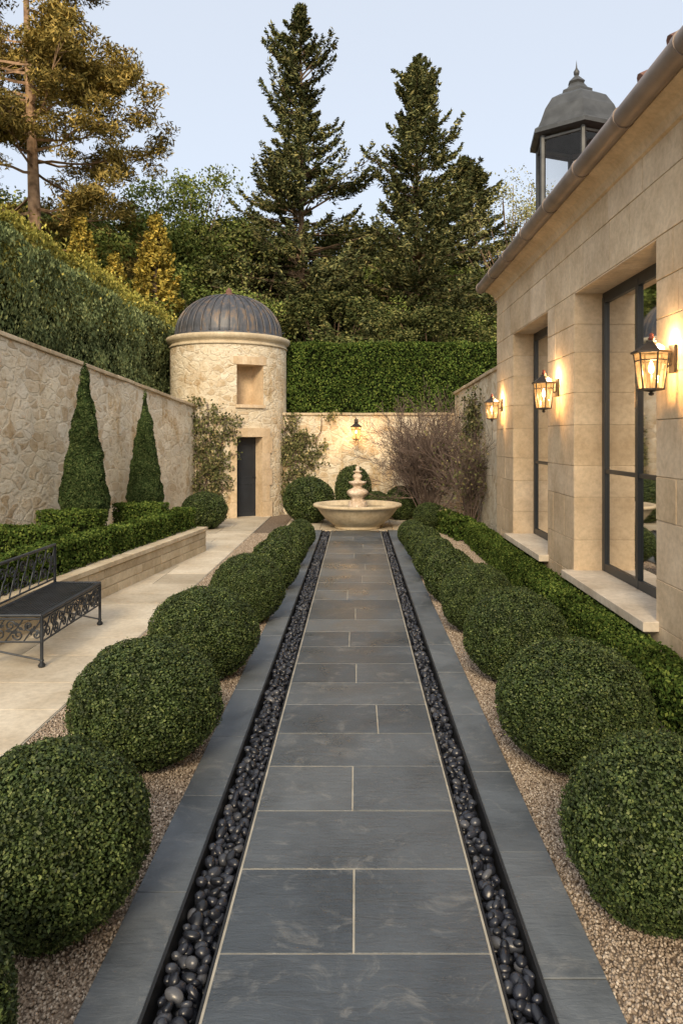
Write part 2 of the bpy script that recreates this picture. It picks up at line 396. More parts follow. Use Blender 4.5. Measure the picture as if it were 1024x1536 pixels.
cone('cone_topiary', -4.17, 14.5, .55, 2.96, .36, 9)

# ------------------------------------------------------------------ block masonry
def blocks(mb, o, u, n, L, rows, cuts=(), lr=(.6, 1.1), gap=.006, d=.010, ch=.004, m=0, rnd=random):
    o, u, n = Vector(o), Vector(u), Vector(n)
    for z0, z1 in rows:
        segs = [(0, L)]
        for a, b, c0, c1 in cuts:
            if z0 < c1 - .01 and z1 > c0 + .01:
                ns = []
                for s0, s1 in segs:
                    if b <= s0 or a >= s1: ns.append((s0, s1)); continue
                    if a > s0: ns.append((s0, a))
                    if b < s1: ns.append((b, s1))
                segs = ns
        for s0, s1 in segs:
            p = s0
            while p < s1 - 1e-4:
                l = rnd.uniform(*lr)
                if s1 - p - l < lr[0] * .5: l = s1 - p
                l = min(l, s1 - p); a, b = p + gap / 2, p + l - gap / 2; c, e = z0 + gap / 2, z1 - gap / 2; dd = d + rnd.uniform(-.002, .002)
                vs = [o + u * a + Vector((0, 0, c)), o + u * b + Vector((0, 0, c)), o + u * b + Vector((0, 0, e)), o + u * a + Vector((0, 0, e)),
                      o + u * (a + ch) + Vector((0, 0, c + ch)) + n * dd, o + u * (b - ch) + Vector((0, 0, c + ch)) + n * dd,
                      o + u * (b - ch) + Vector((0, 0, e - ch)) + n * dd, o + u * (a + ch) + Vector((0, 0, e - ch)) + n * dd]
                mb.add(vs, [(4, 5, 6, 7), (0, 1, 5, 4), (1, 2, 6, 5), (2, 3, 7, 6), (3, 0, 4, 7)], m)
                p += l

# ------------------------------------------------------------------ stone villa (right)
villa = empty('stone_villa')
YA, YB, WX, WR = -3.0, 13.0, 2.5, 2.84
ops = [(6.1, 8.4), (9.55, 11.65), (2.55, 4.85)]
ZS, ZT, ZW = .45, 3.66, 4.5
zb = [-.1, .45, .83, 1.32, 1.68, 2.15, 2.52, 2.98, 3.30, 3.66, 4.14, 4.5]
rows = list(zip(zb[:-1], zb[1:]))
mb = MB()
ys = sorted([YA, YB] + [v for o in ops for v in o])
for a, b in zip(ys[:-1], ys[1:]):
    isop = any(abs(a - o[0]) < .01 for o in ops)
    for z0, z1 in ((-.2, ZS), (ZS, ZT), (ZT, ZW)):
        if isop and z0 == ZS: continue
        mb.quad((WX, a, z0), (WX, b, z0), (WX, b, z1), (WX, a, z1), 1)
blocks(mb, (WX, YA, 0), (0, 1, 0), (-1, 0, 0), YB - YA, rows, [(a - YA, b - YA, ZS, ZT) for a, b in ops], (.4, 1.25), .005)
for a, b in ops:
    mb.quad((WX, a, ZS), (WR + .1, a, ZS), (WR + .1, a, ZT), (WX, a, ZT), 1)
    mb.quad((WX, b, ZS), (WR + .1, b, ZS), (WR + .1, b, ZT), (WX, b, ZT), 1)
    mb.quad((WX, a, ZT), (WR + .1, a, ZT), (WR + .1, b, ZT), (WX, b, ZT), 1)
    mb.quad((WX, a, ZS), (WR + .1, a, ZS), (WR + .1, b, ZS), (WX, b, ZS), 1)
    blocks(mb, (WX - .008, b, 0), (1, 0, 0), (0, -1, 0), .34, rows[1:9], (), (.34, .5), .005, .006)
    blocks(mb, (WX - .008, a, 0), (1, 0, 0), (0, 1, 0), .34, rows[1:9], (), (.34, .5), .005, .006)
    mb.box(WX - .006, WR + .08, a + .01, b - .01, ZT - .012, ZT - .004, 0)
mb.quad((WX, YB, -.2), (8.5, YB, -.2), (8.5, YB, ZW), (WX, YB, ZW), 1)
blocks(mb, (WX, YB, 0), (1, 0, 0), (0, 1, 0), 6, rows)
mb.add([(WX, YB, ZW), (8.5, YB, ZW), (5.5, YB, 7.0)], [(0, 1, 2)], 1)
mb.quad((8.5, YA, -.2), (8.5, YB, -.2), (8.5, YB, ZW), (8.5, YA, ZW), 1)
mb.quad((WX, YA, -.2), (8.5, YA, -.2), (8.5, YA, ZW), (WX, YA, ZW), 1)
mb.build('walls', [M_lime, M_limemortar], villa)
mb = MB(); cv = [(2.49, 4.44), (2.46, 4.45), (2.455, 4.48), (2.43, 4.52), (2.38, 4.56), (2.32, 4.585), (2.29, 4.60), (2.29, 4.62), (2.6, 4.62)]
y0, y1 = YA, YB + .06; vs = []
for x, z in cv: vs += [(x, y0, z), (x, y1, z)]
mb.add(vs, [(2 * i, 2 * i + 2, 2 * i + 3, 2 * i + 1) for i in range(len(cv) - 1)], 0, False)
mb.add([(x, y1, z) for x, z in cv], [tuple(range(len(cv)))], 0)
mb.build('eaves_moulding', [M_lime], villa)
mb = MB()
for a, b in ops: mb.box(2.36, 2.86, a - .06, b + .06, .40, .485, 0)
mb.build('window_sills', [M_sill], villa, .008)
mf = MB(); mg = MB(); mc = MB()
for k, (a, b) in enumerate(ops):
    z0, z1 = .487, 3.60; x0, x1 = WR - .03, WR + .03; mid = a + (b - a) * .55
    for y0, y1 in ((a + .0, a + .09), (b - .09, b - .0), (mid - .035, mid + .035)): mf.box(x0, x1, y0, y1, z0, z1)
    mf.box(x0 + .004, x1 - .004, a, b, z1 - .07, z1 + .055); mf.box(x0 + .004, x1 - .004, a, b, z0, z0 + .09)
    mf.box(x0 + .008, x1 - .008, a, b, 1.60, 1.645)
    mg.quad((WR, a, z0), (WR, b, z0), (WR, b, z1), (WR, a, z1))
    for y0, y1 in ((a - .05, mid - .03), (mid + .01, b + .05)):
        ncol = 60; vs = []
        for i in range(ncol + 1):
            y = y0 + (y1 - y0) * i / ncol; x = WR + .075 + .014 * math.sin(i * 1.1) + .008 * math.sin(i * .43)
            vs += [(x, y, .35), (x, y, 3.65)]
        mc.add(vs, [(2 * i, 2 * i + 2, 2 * i + 3, 2 * i + 1) for i in range(ncol)], 0, True)
    mc.quad((WR + .9, a - .6, 0), (WR + .9, b + .6, 0), (WR + .9, b + .6, 4), (WR + .9, a - .6, 4), 1)
    mc.box(WR + .35, WR + .9, a - .6, b + .6, .3, .35, 1)
mf.build('window_frames', [M_frame], villa, .004); mg.build('window_panes', [M_glass], villa); mc.build('curtains', [M_curtain, M_inside], villa)
mb = MB(); GX, GZ = 2.215, 4.66
mb.cyl((GX, YA, GZ), (GX, YB + .08, GZ), .09, .09, 16)
y = YB
while y > YA: mb.cyl((GX, y - .03, GZ), (GX, y + .03, GZ), .098, .098, 16); y -= 1.15
mb.build('gutter', [M_gutter], villa)
mb = MB()
RX, RZ, SX, SZ = 5.5, 7.05, 2.26, 4.70
for (ax, az) in ((SX, SZ), (2 * RX - SX, SZ)):
    mb.quad((ax, YA, az), (ax, YB + .1, az), (RX, YB + .1, RZ), (RX, YA, RZ))
    mb.quad((ax, YA, az - .05), (ax, YB + .1, az - .05), (RX, YB + .1, RZ - .05), (RX, YA, RZ - .05))
    y = YA + .1
    while y < YB + .1:
        mb.cyl((ax + .04 * (1 if ax < RX else -1), y, az + .01), (RX, y, RZ - .01), .06, .06, 8); y += .42
mb.cyl((RX, YA, RZ + .03), (RX, YB + .1, RZ + .03), .1, .1, 10)
for y in (4.75, 5.2, 5.75):
    mb.cyl((2.23, y, 4.80), (2.45, y, 4.90), .06, .06, 10)
mb.build('tiled_roof', [M_tile], villa)
# roof lantern (cupola)
mb = MB(); cc = (3.27, 10.9, 0); rot = math.radians(22)
n = 6; R0 = .60
mb.lathe([(R0 + .06, 4.9), (R0 + .06, 5.30), (R0, 5.33), (R0, 5.36)], cc, n, 0, False, rot)
for i in range(n):
    t = 2 * math.pi * i / n + rot; t2 = 2 * math.pi * (i + 1) / n + rot
    p = Vector((cc[0] + R0 * math.cos(t), cc[1] + R0 * math.sin(t), 0)); q = Vector((cc[0] + R0 * math.cos(t2), cc[1] + R0 * math.sin(t2), 0))
    mb.cyl(p + Vector((0, 0, 5.3)), p + Vector((0, 0, 6.5)), .04, .04, 6, 0, False)
    for z in (5.38, 6.35): mb.cyl(p + Vector((0, 0, z)), q + Vector((0, 0, z)), .028, .028, 6, 0, False)
    mb.quad(p + Vector((0, 0, 5.4)), q + Vector((0, 0, 5.4)), q + Vector((0, 0, 6.4)), p + Vector((0, 0, 6.4)), 1)
mb.lathe([(.5, 6.40), (.66, 6.40), (.74, 6.42), (.74, 6.48), (.68, 6.52), (.64, 6.60), (.56, 6.80), (.44, 6.98), (.30, 7.06), (.24, 7.08), (.24, 7.13), (.17, 7.17), (.11, 7.25), (.13, 7.28), (.04, 7.37), (.0, 7.43)], cc, n, 0, False, rot)
mb.lathe([(0, 7.36), (.04, 7.40), (.045, 7.44), (.02, 7.48), (.012, 7.50), (0, 7.62)], cc, 10, 0)
mb.build('roof_lantern_cupola', [M_cupola, M_glass], villa)

# ------------------------------------------------------------------ wall lanterns
def lantern_mesh(mb, c, w, h, n=6):
    x, y, z = c; rt = w * .42; rb = w * .30; rot = math.radians(30)
    top = z + h * .22; bot = z - h * .36
    for i in range(n):
        t = 2 * math.pi * i / n + rot; t2 = 2 * math.pi * (i + 1) / n + rot
        a = Vector((x + rt * math.cos(t), y + rt * math.sin(t), top)); b = Vector((x + rb * math.cos(t), y + rb * math.sin(t), bot))
        a2 = Vector((x + rt * math.cos(t2), y + rt * math.sin(t2), top)); b2 = Vector((x + rb * math.cos(t2), y + rb * math.sin(t2), bot))
        mb.cyl(b, a, .0075, .0075, 6, 0, False)
        for f in (0, .78): mb.cyl(b.lerp(a, f), b2.lerp(a2, f), .006, .006, 6, 0, False)
        mb.quad(b, b2, a2, a, 1)
    mb.lathe([(0, -h * .46), (.018, -h * .45), (.022, -h * .42), (.01, -h * .40), (rb * .6, -h * .385), (rb * 1.08, -h * .37), (rb * 1.08, -h * .345), (0, -h * .345)], (x, y, z), n, 0, False, rot)
    mb.lathe([(rt * .9, h * .20), (w * .5, h * .205), (w * .5, h * .235), (w * .42, h * .26), (w * .22, h * .34), (w * .12, h * .38), (w * .12, h * .41), (0, h * .41)], (x, y, z), n, 0, False, rot)
    mb.lathe([(0, h * .405), (w * .09, h * .43), (w * .06, h * .465), (.012, h * .48), (.02, h * .50), (0, h * .53)], (x, y, z), 10, 2)
    mb.lathe([(.014, -h * .34), (.014, -h * .14), (.010, -h * .12), (0, -h * .12)], (x, y, z), 8, 0)
    mb.lathe([(0, -h * .12), (.020, -h * .08), (.024, -h * .02), (.012, h * .06), (0, h * .11)], (x, y, z), 10, 3)
def plamp(name, loc, e, parent, r=.02, col=(1, .62, .28)):
    l = bpy.data.lights.new(name, 'POINT'); l.energy = e; l.color = col; l.shadow_soft_size = r
    o = bpy.data.objects.new(name, l); o.location = loc; link(o, parent)
M_redcap = simple('copper_finial', (.16, .035, .025), .45, .3)
for (y, z, w, h) in ((12.5, 2.50, .29, .48), (9.05, 2.56, .30, .54), (5.75, 2.56, .31, .50)):
    e = empty('wall_lantern'); mb = MB(); c = (2.31, y, z)
    lantern_mesh(mb, c, w, h)
    mb.box(2.468, 2.488, y - .05, y + .05, z - .05, z + .17)
    mb.tube([(2.47, y, z + .02), (2.44, y, z + .0), (2.41, y, z + .02), (2.40, y, z + .07)], .009, 6)
    mb.tube([(2.47, y, z + .12), (2.45, y, z + .135), (2.42, y, z + .135), (2.40, y, z + .11)], .009, 6)
    mb.build('lantern_body', [M_bronze, M_lglass, M_redcap, M_bulb], e)
    plamp('lantern_light', (2.31, y - .045, z - .05), 15, e, .03)
    plamp('lantern_uplight', (2.40, y, z + h * .38), 12, e, .03)

# ------------------------------------------------------------------ tower
tower = empty('round_stone_tower')
TC = Vector((-3.43, 19.8)); TR = 1.54; TH = 4.5
def tp(a, r, z):
    return (TC.x + r * math.sin(a), TC.y - r * math.cos(a), z)
def deg(a): return math.radians(a)
win = (deg(17), deg(44), 2.84, 3.85); door = (deg(17), deg(42), -.1, 2.02)
angs = sorted(set([deg(-180 + 5 * i) for i in range(73)] + [win[0], win[1], door[0], door[1]]))
zsl = sorted(set([-.1, 2.02, 2.84, 3.85, TH] + [.3 * i for i in range(15)]))
mb = MB()
for a, b in zip(angs[:-1], angs[1:]):
    for z0, z1 in zip(zsl[:-1], zsl[1:]):
        am = (a + b) / 2; zm = (z0 + z1) / 2
        if any(w[0] < am < w[1] and w[2] < zm < w[3] for w in (win, door)): continue
        mb.quad(tp(a, TR, z0), tp(b, TR, z0), tp(b, TR, z1), tp(a, TR, z1))
mb.build('tower_wall', [M_rub], tower)
mb = MB()
for w, dep in ((win, .5), (door, .28)):
    a, b, z0, z1 = w; ri = TR - dep
    mb.quad(tp(a, TR + .0, z0), tp(a, ri, z0), tp(a, ri, z1), tp(a, TR + .0, z1), 0)
    mb.quad(tp(b, TR, z0), tp(b, ri, z0), tp(b, ri, z1), tp(b, TR, z1), 0)
    mb.quad(tp(a, TR, z1), tp(a, ri, z1), tp(b, ri, z1), tp(b, TR, z1), 0)
    mb.quad(tp(a, TR, z0 + .002), tp(a, ri, z0 + .002), tp(b, ri, z0 + .002), tp(b, TR, z0 + .002), 0)
a, b, z0, z1 = win
mb.quad(tp(a, TR - .5, z0), tp(b, TR - .5, z0), tp(b, TR - .5, z1), tp(a, TR - .5, z1), 1)
def arcbox(mb, a0, a1, r0, r1, z0, z1, m=0, step=4):
    k = max(1, int(abs(math.degrees(a1 - a0)) / step))
    for i in range(k):
        p = a0 + (a1 - a0) * i / k; q = a0 + (a1 - a0) * (i + 1) / k
        mb.quad(tp(p, r1, z0), tp(q, r1, z0), tp(q, r1, z1), tp(p, r1, z1), m)
        mb.quad(tp(p, r0, z1), tp(q, r0, z1), tp(q, r1, z1), tp(p, r1, z1), m)
        mb.quad(tp(p, r0, z0), tp(q, r0, z0), tp(q, r1, z0), tp(p, r1, z0), m)
    for p in (a0, a1): mb.quad(tp(p, r0, z0), tp(p, r1, z0), tp(p, r1, z1), tp(p, r0, z1), m)
arcbox(mb, win[0] - deg(1), win[1] + deg(1), TR - .2, TR + .06, 2.76, 2.84)
arcbox(mb, win[0] - deg(3), win[1] + deg(3), TR - .02, TR + .02, 3.85, 4.05)
for i in range(5):
    k = deg(5 if i % 2 else 8); zz = -.02 + i * .41
    arcbox(mb, door[1], door[1] + k + deg(4), TR - .02, TR + .035 + .002 * i, zz, zz + .405)
    arcbox(mb, door[0] - deg(4) - k * .3, door[0], TR - .02, TR + .03 + .002 * i, zz, zz + .405)
arcbox(mb, door[0] - deg(6), door[1] + deg(9), TR - .02, TR + .045, 2.03, 2.25)
mb.build('stone_surrounds', [M_lime, M_lime], tower)
mb = MB()
arcbox(mb, door[0], door[1], TR - .33, TR - .27, -.1, 2.02, 0, 30)
A, B = Vector(tp(door[0], TR - .262, 0)), Vector(tp(door[1], TR - .262, 0)); du = (B - A); dn = Vector((math.sin(deg(29)), -math.cos(deg(29)), 0))
for f0, f1, z0, z1 in ((.1, .9, .12, .85), (.1, .9, .98, 1.88)):
    for g0, g1, h0, h1 in ((f0, f1, z0, z0 + .035), (f0, f1, z1 - .035, z1), (f0, f0 + .05, z0, z1), (f1 - .05, f1, z0, z1)):
        p = A + du * ((g0 + g1) / 2) + Vector((0, 0, (h0 + h1) / 2)) + dn * -.02
        mb.obox(p, du * ((g1 - g0) / 2), dn * .02, Vector((0, 0, (h1 - h0) / 2)))
    zz = z0 + .07
    while zz < z1 - .05:
        mb.obox(A + du * .5 + Vector((0, 0, zz)) - dn * .02, du * .33, dn * .008, Vector((0, 0, .016))); zz += .055
mb.cyl(A + du * .93 + Vector((0, 0, 1.0)), A + du * .93 + Vector((0, 0, 1.0)) + dn * .05, .02, .02, 8)
mb.build('louvred_door', [M_door], tower)
mb = MB()
mb.lathe([(TR - .05, 4.36), (TR + .03, 4.36), (TR + .03, 4.40), (TR + .005, 4.42), (TR + .005, 4.47), (TR + .07, 4.50), (TR + .10, 4.56), (TR + .10, 4.62), (TR + .06, 4.64), (TR - .3, 4.66)], (TC.x, TC.y, 0), 64)
mb.build('cornice', [M_bed], tower)
mb = MB(); DH = 1.10; DR = 1.40
prof = [(DR + .04, 4.63), (DR + .04, 4.70), (DR, 4.72)] + [(DR * math.cos(t) ** .9, 4.72 + DH * math.sin(t)) for t in [math.pi / 2 * i / 14 for i in range(1, 14)]] + [(.12, 4.72 + DH)]
mb.lathe(prof, (TC.x, TC.y, 0), 72)
for i in range(36):
    a = 2 * math.pi * i / 36; pts = []
    for j in range(13):
        t = math.pi / 2 * j / 13.5; r = DR * math.cos(t) ** .9 + .012; pts.append((TC.x + r * math.cos(a), TC.y + r * math.sin(a), 4.72 + DH * math.sin(t) + .005))
    for p, q in zip(pts[:-1], pts[1:]): mb.cyl(p, q, .021, .021, 5, 0, True, False)
mb.lathe([(.2, 4.70 + DH), (.2, 4.76 + DH), (.1, 4.79 + DH), (.07, 4.83 + DH), (.09, 4.87 + DH), (.03, 4.93 + DH), (0, 4.97 + DH)], (TC.x, TC.y, 0), 16, 1)
mb.build('ribbed_dome', [M_lead, M_tile], tower)

# ------------------------------------------------------------------ walls
def wall(name, p0, p1, th, h0, h1, z0=-.15, cop=True, res=.12, m=M_rub):
    p0 = Vector((*p0, 0)); p1 = Vector((*p1, 0)); L = (p1 - p0).length; u = (p1 - p0) / L; n = Vector((u.y, -u.x, 0))
    root = empty(name); mb = MB(); nu = int(L / res); nv = 24; vs = []
    for i in range(nu + 1):
        for j in range(nv + 1):
            s = L * i / nu; h = h0 + (h1 - h0) * s / L; z = z0 + (h - z0) * j / nv; p = p0 + u * s + Vector((0, 0, z))
            k = noise.noise(p * 1.3) * .03 + noise.noise(p * 4) * .015; vs.append(p + n * k)
    mb.add(vs, [(i * (nv + 1) + j, (i + 1) * (nv + 1) + j, (i + 1) * (nv + 1) + j + 1, i * (nv + 1) + j + 1) for i in range(nu) for j in range(nv)], 0, True)
    b0, b1 = p0 - n * th, p1 - n * th; up0, up1 = Vector((0, 0, h0)), Vector((0, 0, h1)); dz = Vector((0, 0, z0))
    mb.quad(b0 + dz, b1 + dz, b1 + up1, b0 + up0); mb.quad(p0 + dz, b0 + dz, b0 + up0, p0 + up0); mb.quad(p1 + dz, b1 + dz, b1 + up1, p1 + up1); mb.quad(p0 + up0, p1 + up1, b1 + up1, b0 + up0)
    mb.build('wall_body', [m], root)
    if cop:
        mc = MB(); s = 0
        while s < L - .05:
            l = min(random.uniform(.5, .8), L - s); a, b = s + .004, s + l - .004; ha = h0 + (h1 - h0) * a / L; hb = h0 + (h1 - h0) * b / L
            c = (p0 + u * ((a + b) / 2)) - n * (th / 2) + Vector((0, 0, (ha + hb) / 2 + .035 + random.uniform(-.006, .006)))
            ax = (u * (b - a) + Vector((0, 0, hb - ha))) / 2
            mc.obox(c, ax, n * (th / 2 + .05), Vector((0, 0, .035))); s += l
        mc.build('coping', [M_cop], root, .012)
wall('rubble_garden_wall', (-7.0, .7), (-4.02, 18.5), .4, 4.55, 2.75)
wall('rear_garden_wall', (-2.25, 19.45), (2.75, 19.45), .4, 2.60, 2.60)
wall('side_garden_wall', (2.62, 19.5), (2.62, 13.02), .35, 3.15, 3.27)

e = empty('wall_lantern'); mb = MB(); c = (0.0, 19.05, 2.17)
lantern_mesh(mb, c, .34, .56)
mb.box(-.05, .05, 19.40, 19.43, 2.25, 2.5); mb.tube([(0, 19.41, 2.42), (0, 19.25, 2.52), (0, 19.08, 2.52), (0, 19.05, 2.46)], .014, 6)
mb.build('lantern_body', [M_bronze, M_lglass, M_bronze, M_bulb], e)
plamp('lantern_light', (0, 18.99, 2.1), 30, e, .04)

# ------------------------------------------------------------------ ground and paving
def gh(x, y):
    dx = max(-6.9 - x, x - 7, 0); dy = max(y - 21.5, -12 - y, 0); d = math.hypot(dx, dy)
    if d <= 0: return -.16
    t = min(d / 26, 1); return -.16 + 6.5 * t * t * (3 - 2 * t) * (1 if y > -5 else .2)
mb = MB(); xs = [-300, -200, -120] + [-80 + 2 * i for i in range(81)] + [120, 200, 300]; ysr = [-300, -150, -60] + [-30 + 2 * i for i in range(71)] + [160, 220, 400]
vs = [(x, y, gh(x, y)) for x in xs for y in ysr]; ny = len(ysr)
mb.add(vs, [(i * ny + j, (i + 1) * ny + j, (i + 1) * ny + j + 1, i * ny + j + 1) for i in range(len(xs) - 1) for j in range(ny - 1)], 0, True)
mb.build('ground', [M_ground])

path = empty('slate_path')
mb = MB(); mb.box(-.538, .528, -1.5, 15.9, -.14, -.004); mb.build('grout_bed', [M_grout], path)
mb = MB(); yj = [-1.2, -.67, -.14, .39, .92, 1.45, 2.05, 2.846, 3.406, 3.936, 4.47, 4.966, 5.5, 5.99, 6.5]
while yj[-1] < 15.3: yj.append(yj[-1] + random.uniform(.49, .55))
yj[-1] = 15.85
split = {7: -.01, 9: -.02, 11: .15, 13: 0.0}
for k, (a, b) in enumerate(zip(yj[:-1], yj[1:])):
    g = .0045; xs_ = [-.532, .522]
    if k in split or (k > 13 and k % 2): xs_ = [-.532, split.get(k, random.uniform(-.12, .15)), .522]
    for x0, x1 in zip(xs_[:-1], xs_[1:]): mb.box(x0 + g, x1 - g, a + g, b - g, -.05, random.uniform(-.001, .0015))
mb.build('slate_slabs', [M_slate], path, .002)
kerb = empty('slate_kerb'); mb = MB(); ms = MB()
for x0, x1 in ((-.965, -.745), (.690, .925)):
    y = -1.5 + (.3 if x0 < 0 else 0)
    while y < 15.9:
        l = random.uniform(.75, .95); mb.box(x0, x1, y + .003, min(y + l, 15.9) - .003, -.12, random.uniform(.003, .006)); y += l
for x0, x1 in ((-.742, -.730), (.675, .687)): ms.box(x0, x1, -1.5, 15.9, -.14, .012)
for x0, x1 in ((-.552, -.5415), (.5315, .542)): ms.box(x0, x1, -1.5, 15.9, -.14, -.012)
mb.build('kerb_slabs', [M_curb], kerb, .004); ms.build('steel_edging', [M_steel], kerb)

# pebbles
def ico():
    t = (1 + 5 ** .5) / 2; v = [(-1, t, 0), (1, t, 0), (-1, -t, 0), (1, -t, 0), (0, -1, t), (0, 1, t), (0, -1, -t), (0, 1, -t), (t, 0, -1), (t, 0, 1), (-t, 0, -1), (-t, 0, 1)]
    f = [(0, 11, 5), (0, 5, 1), (0, 1, 7), (0, 7, 10), (0, 10, 11), (1, 5, 9), (5, 11, 4), (11, 10, 2), (10, 7, 6), (7, 1, 8), (3, 9, 4), (3, 4, 2), (3, 2, 6), (3, 6, 8), (3, 8, 9), (4, 9, 5), (2, 4, 11), (6, 2, 10), (8, 6, 7), (9, 8, 1)]
    return [Vector(p).normalized() for p in v], f
def subdiv(v, f):
    v = list(v); cache = {}; nf = []
    def mid(a, b):
        k = (min(a, b), max(a, b))
        if k not in cache: v.append(((v[a] + v[b]) / 2).normalized()); cache[k] = len(v) - 1
        return cache[k]
    for a, b, c in f:
        x, y, z = mid(a, b), mid(b, c), mid(c, a); nf += [(a, x, z), (b, y, x), (c, z, y), (x, y, z)]
    return v, nf
I0 = ico(); I1 = subdiv(*I0); I2 = subdiv(*I1)
def stones(pts, sizes, base, mat, name, flat=.6, jit=.12):
    bv = np.array([tuple(p) for p in base[0]]); bf = np.array(base[1]); V = []; F = []
    for k, (p, s) in enumerate(zip(pts, sizes)):
        sc = np.array([s * random.uniform(.95, 1.35), s * random.uniform(.75, 1.0), s * random.uniform(flat * .8, flat * 1.2)])
        v = bv * (1 + jit * rng.uniform(-1, 1, (len(bv), 1)) * (1 if len(bv) < 20 else .0))
        if len(bv) > 20:
            w = rng.normal(size=3) * .16; v = v * (1 + (v @ w)[:, None] * v[:, [0]])
        R = np.array((Matrix.Rotation(random.uniform(0, 6.28), 3, 'Z') @ Matrix.Rotation(random.gauss(0, .35), 3, 'X') @ Matrix.Rotation(random.gauss(0, .35), 3, 'Y')))
        V.append((v * sc) @ R.T + np.array(p)); F.append(bf + k * len(bv))
    me = bpy.data.meshes.new(name); me.from_pydata(np.concatenate(V).tolist(), [], np.concatenate(F).tolist())
    me.materials.append(mat); me.polygons.foreach_set('use_smooth', [True] * len(me.polygons)); me.update(); return me
def pebtile(name, w, l):
    pts = []; sz = []
    for layer, (z, r, tries) in enumerate(((-.085, .03, 500), (-.048, .030, 1200), (-.024, .027, 700))):
        cur = []
        for _ in range(tries):
            rr = r * random.uniform(.68, 1.22); x = random.uniform(-w / 2 + rr * .9, w / 2 - rr * .9); y = random.uniform(0, l)
            if all((x - a) ** 2 + (min(abs(y - b), l - abs(y - b))) ** 2 > ((rr + c) * (.88 if layer < 2 else 1.15)) ** 2 for a, b, c in cur):
                cur.append((x, y, rr))
        for x, y, rr in cur: pts.append((x, y, z + random.uniform(-.006, .006))); sz.append(rr)
    return stones(pts, sz, I2, M_peb, name, .72)
PT = [pebtile('pebble_tile%d' % i, .172, 1.0) for i in range(3)]; PR = [pebtile('pebble_tile_r%d' % i, .128, 1.0) for i in range(3)]
peb = empty('black_pebble_strip')
for i in range(17):
    obj('pebbles', PT[i % 3], (-.641, -1.1 + i, 0), parent=peb)
    obj('pebbles', PR[(i * 2 + 1) % 3], (.608, -1.1 + i, 0), parent=peb)
mb = MB(); mb.box(-.73, -.553, -1.5, 15.9, -.14, -.11); mb.box(.543, .675, -1.5, 15.9, -.14, -.11); mb.build('channel_bed', [M_steel], peb)

# gravel
grav = empty('gravel')
def gravtile(name, s=.5, n=2600):
    pts = [(random.uniform(0, s), random.uniform(0, s), random.uniform(-.026, -.010)) for _ in range(n)]
    return stones(pts, [random.uniform(.0045, .0095) for _ in range(n)], I0, M_grav, name, .75, .2)
GT = [gravtile('gravel_tile%d' % i) for i in range(3)]
def gravarea(x0, x1, y0, y1):
    nx = int(math.ceil((x1 - x0) / .5)); ny_ = int(math.ceil((y1 - y0) / .5)); sx = (x1 - x0) / nx / .5
    for i in range(nx):
        for j in range(ny_):
            o = obj('gravel_patch', GT[random.randrange(3)], (x0 + .5 * sx * (i + .5), y0 + .5 * (j + .5), random.uniform(-.001, .001)), parent=grav)
            k = random.randrange(4); o.rotation_euler = (0, 0, k * math.pi / 2); s = (sx, 1) if k % 2 == 0 else (1, sx)
            o.scale = (s[0], s[1], 1); c = Vector((.25 * s[0], .25 * s[1], 0)); c.rotate(o.rotation_euler); o.location -= c
gravarea(-2.18, -.97, .5, 15.5); gravarea(.93, 2.25, .5, 15.5)
mb = MB(); mb.box(-2.18, -.967, -1.5, 19.4, -.15, -.022); mb.box(.927, 2.5, -1.5, 19.4, -.15, -.022); mb.box(-.967, .927, 15.9, 19.4, -.15, -.0225)
mb.build('gravel_bed', [M_gravbase], grav)

# patio
patio = empty('limestone_patio'); mb = MB()
mb.box(-7, -2.18, -2, 19.5, -.155, -.006); mb.build('patio_bed', [M_grout], patio)
mb = MB(); y = -1.5
while y < 19.4:
    d = random.choice((.45, .6, .75)); x = -2.185
    while x > -5.2:
        w = random.choice((.6, .75, .9, 1.1)); mb.box(x - w + .004, x - .004, y + .004, y + d - .004, -.05, random.uniform(-.001, .0015)); x -= w
    y += d
mb.build('patio_slabs', [M_patio], patio, .003)
mb = MB()
for i in range(4):
    for j in range(3):
        mb.box(-1.6 + i * .8 + .004, -.8 + i * .8 - .004, 15.92 + j * .75 + .004, 16.67 + j * .75 - .004, -.05, random.uniform(-.001, .0015))
mb.build('fountain_apron_paving', [M_patio], None, .003)

# raised bed
bed = empty('raised_planting_bed'); mb = MB()
o = Vector((*bpt(-4.5, 0), 0)); u = Vector((bd.x, bd.y, 0)); n = Vector((bd.y, -bd.x, 0)); Lw = LB + 4.5
mb.obox(o + u * Lw / 2 - n * .1 + Vector((0, 0, .12)), u * (Lw / 2), n * .1, Vector((0, 0, .24)), 1)
blocks(mb, o, u, n, Lw, [(-.02, .115), (.115, .24), (.24, .355)], (), (.3, .7), .006, .014, .006)
e0 = o + u * Lw
mb.obox(e0 - n * 1.2 - u * .1 + Vector((0, 0, .12)), n * 1.1, u * .1, Vector((0, 0, .2395)), 1)
blocks(mb, e0, -n, u, 2.2, [(-.02, .115), (.115, .24), (.24, .355)], (), (.3, .7), .006, .014, .006)
mb.build('bed_wall', [M_bed, M_limemortar], bed)
mb = MB(); s = 0
while s < Lw:
    l = min(random.uniform(.6, .9), Lw + .03 - s); mb.obox(o + u * (s + l / 2) - n * .10 + Vector((0, 0, .392)), u * (l / 2 - .003), n * .14, Vector((0, 0, .032))); s += l
s = .25
while s < 2.3: mb.obox(e0 - n * (s + .35) - u * .1 + Vector((0, 0, .392)), n * .347, u * .13, Vector((0, 0, .032))); s += .7
mb.build('bed_coping', [M_bed], bed, .006)
mb = MB(); pa, pb = o - n * .2, e0 - n * .2 - u * .2; z = Vector((0, 0, .37)); mb.quad(pa + z, pb + z, Vector((-4.95, 12.9, .37)), Vector((-7.2, 2.5, .37))); mb.build('bed_soil', [M_soil], bed)

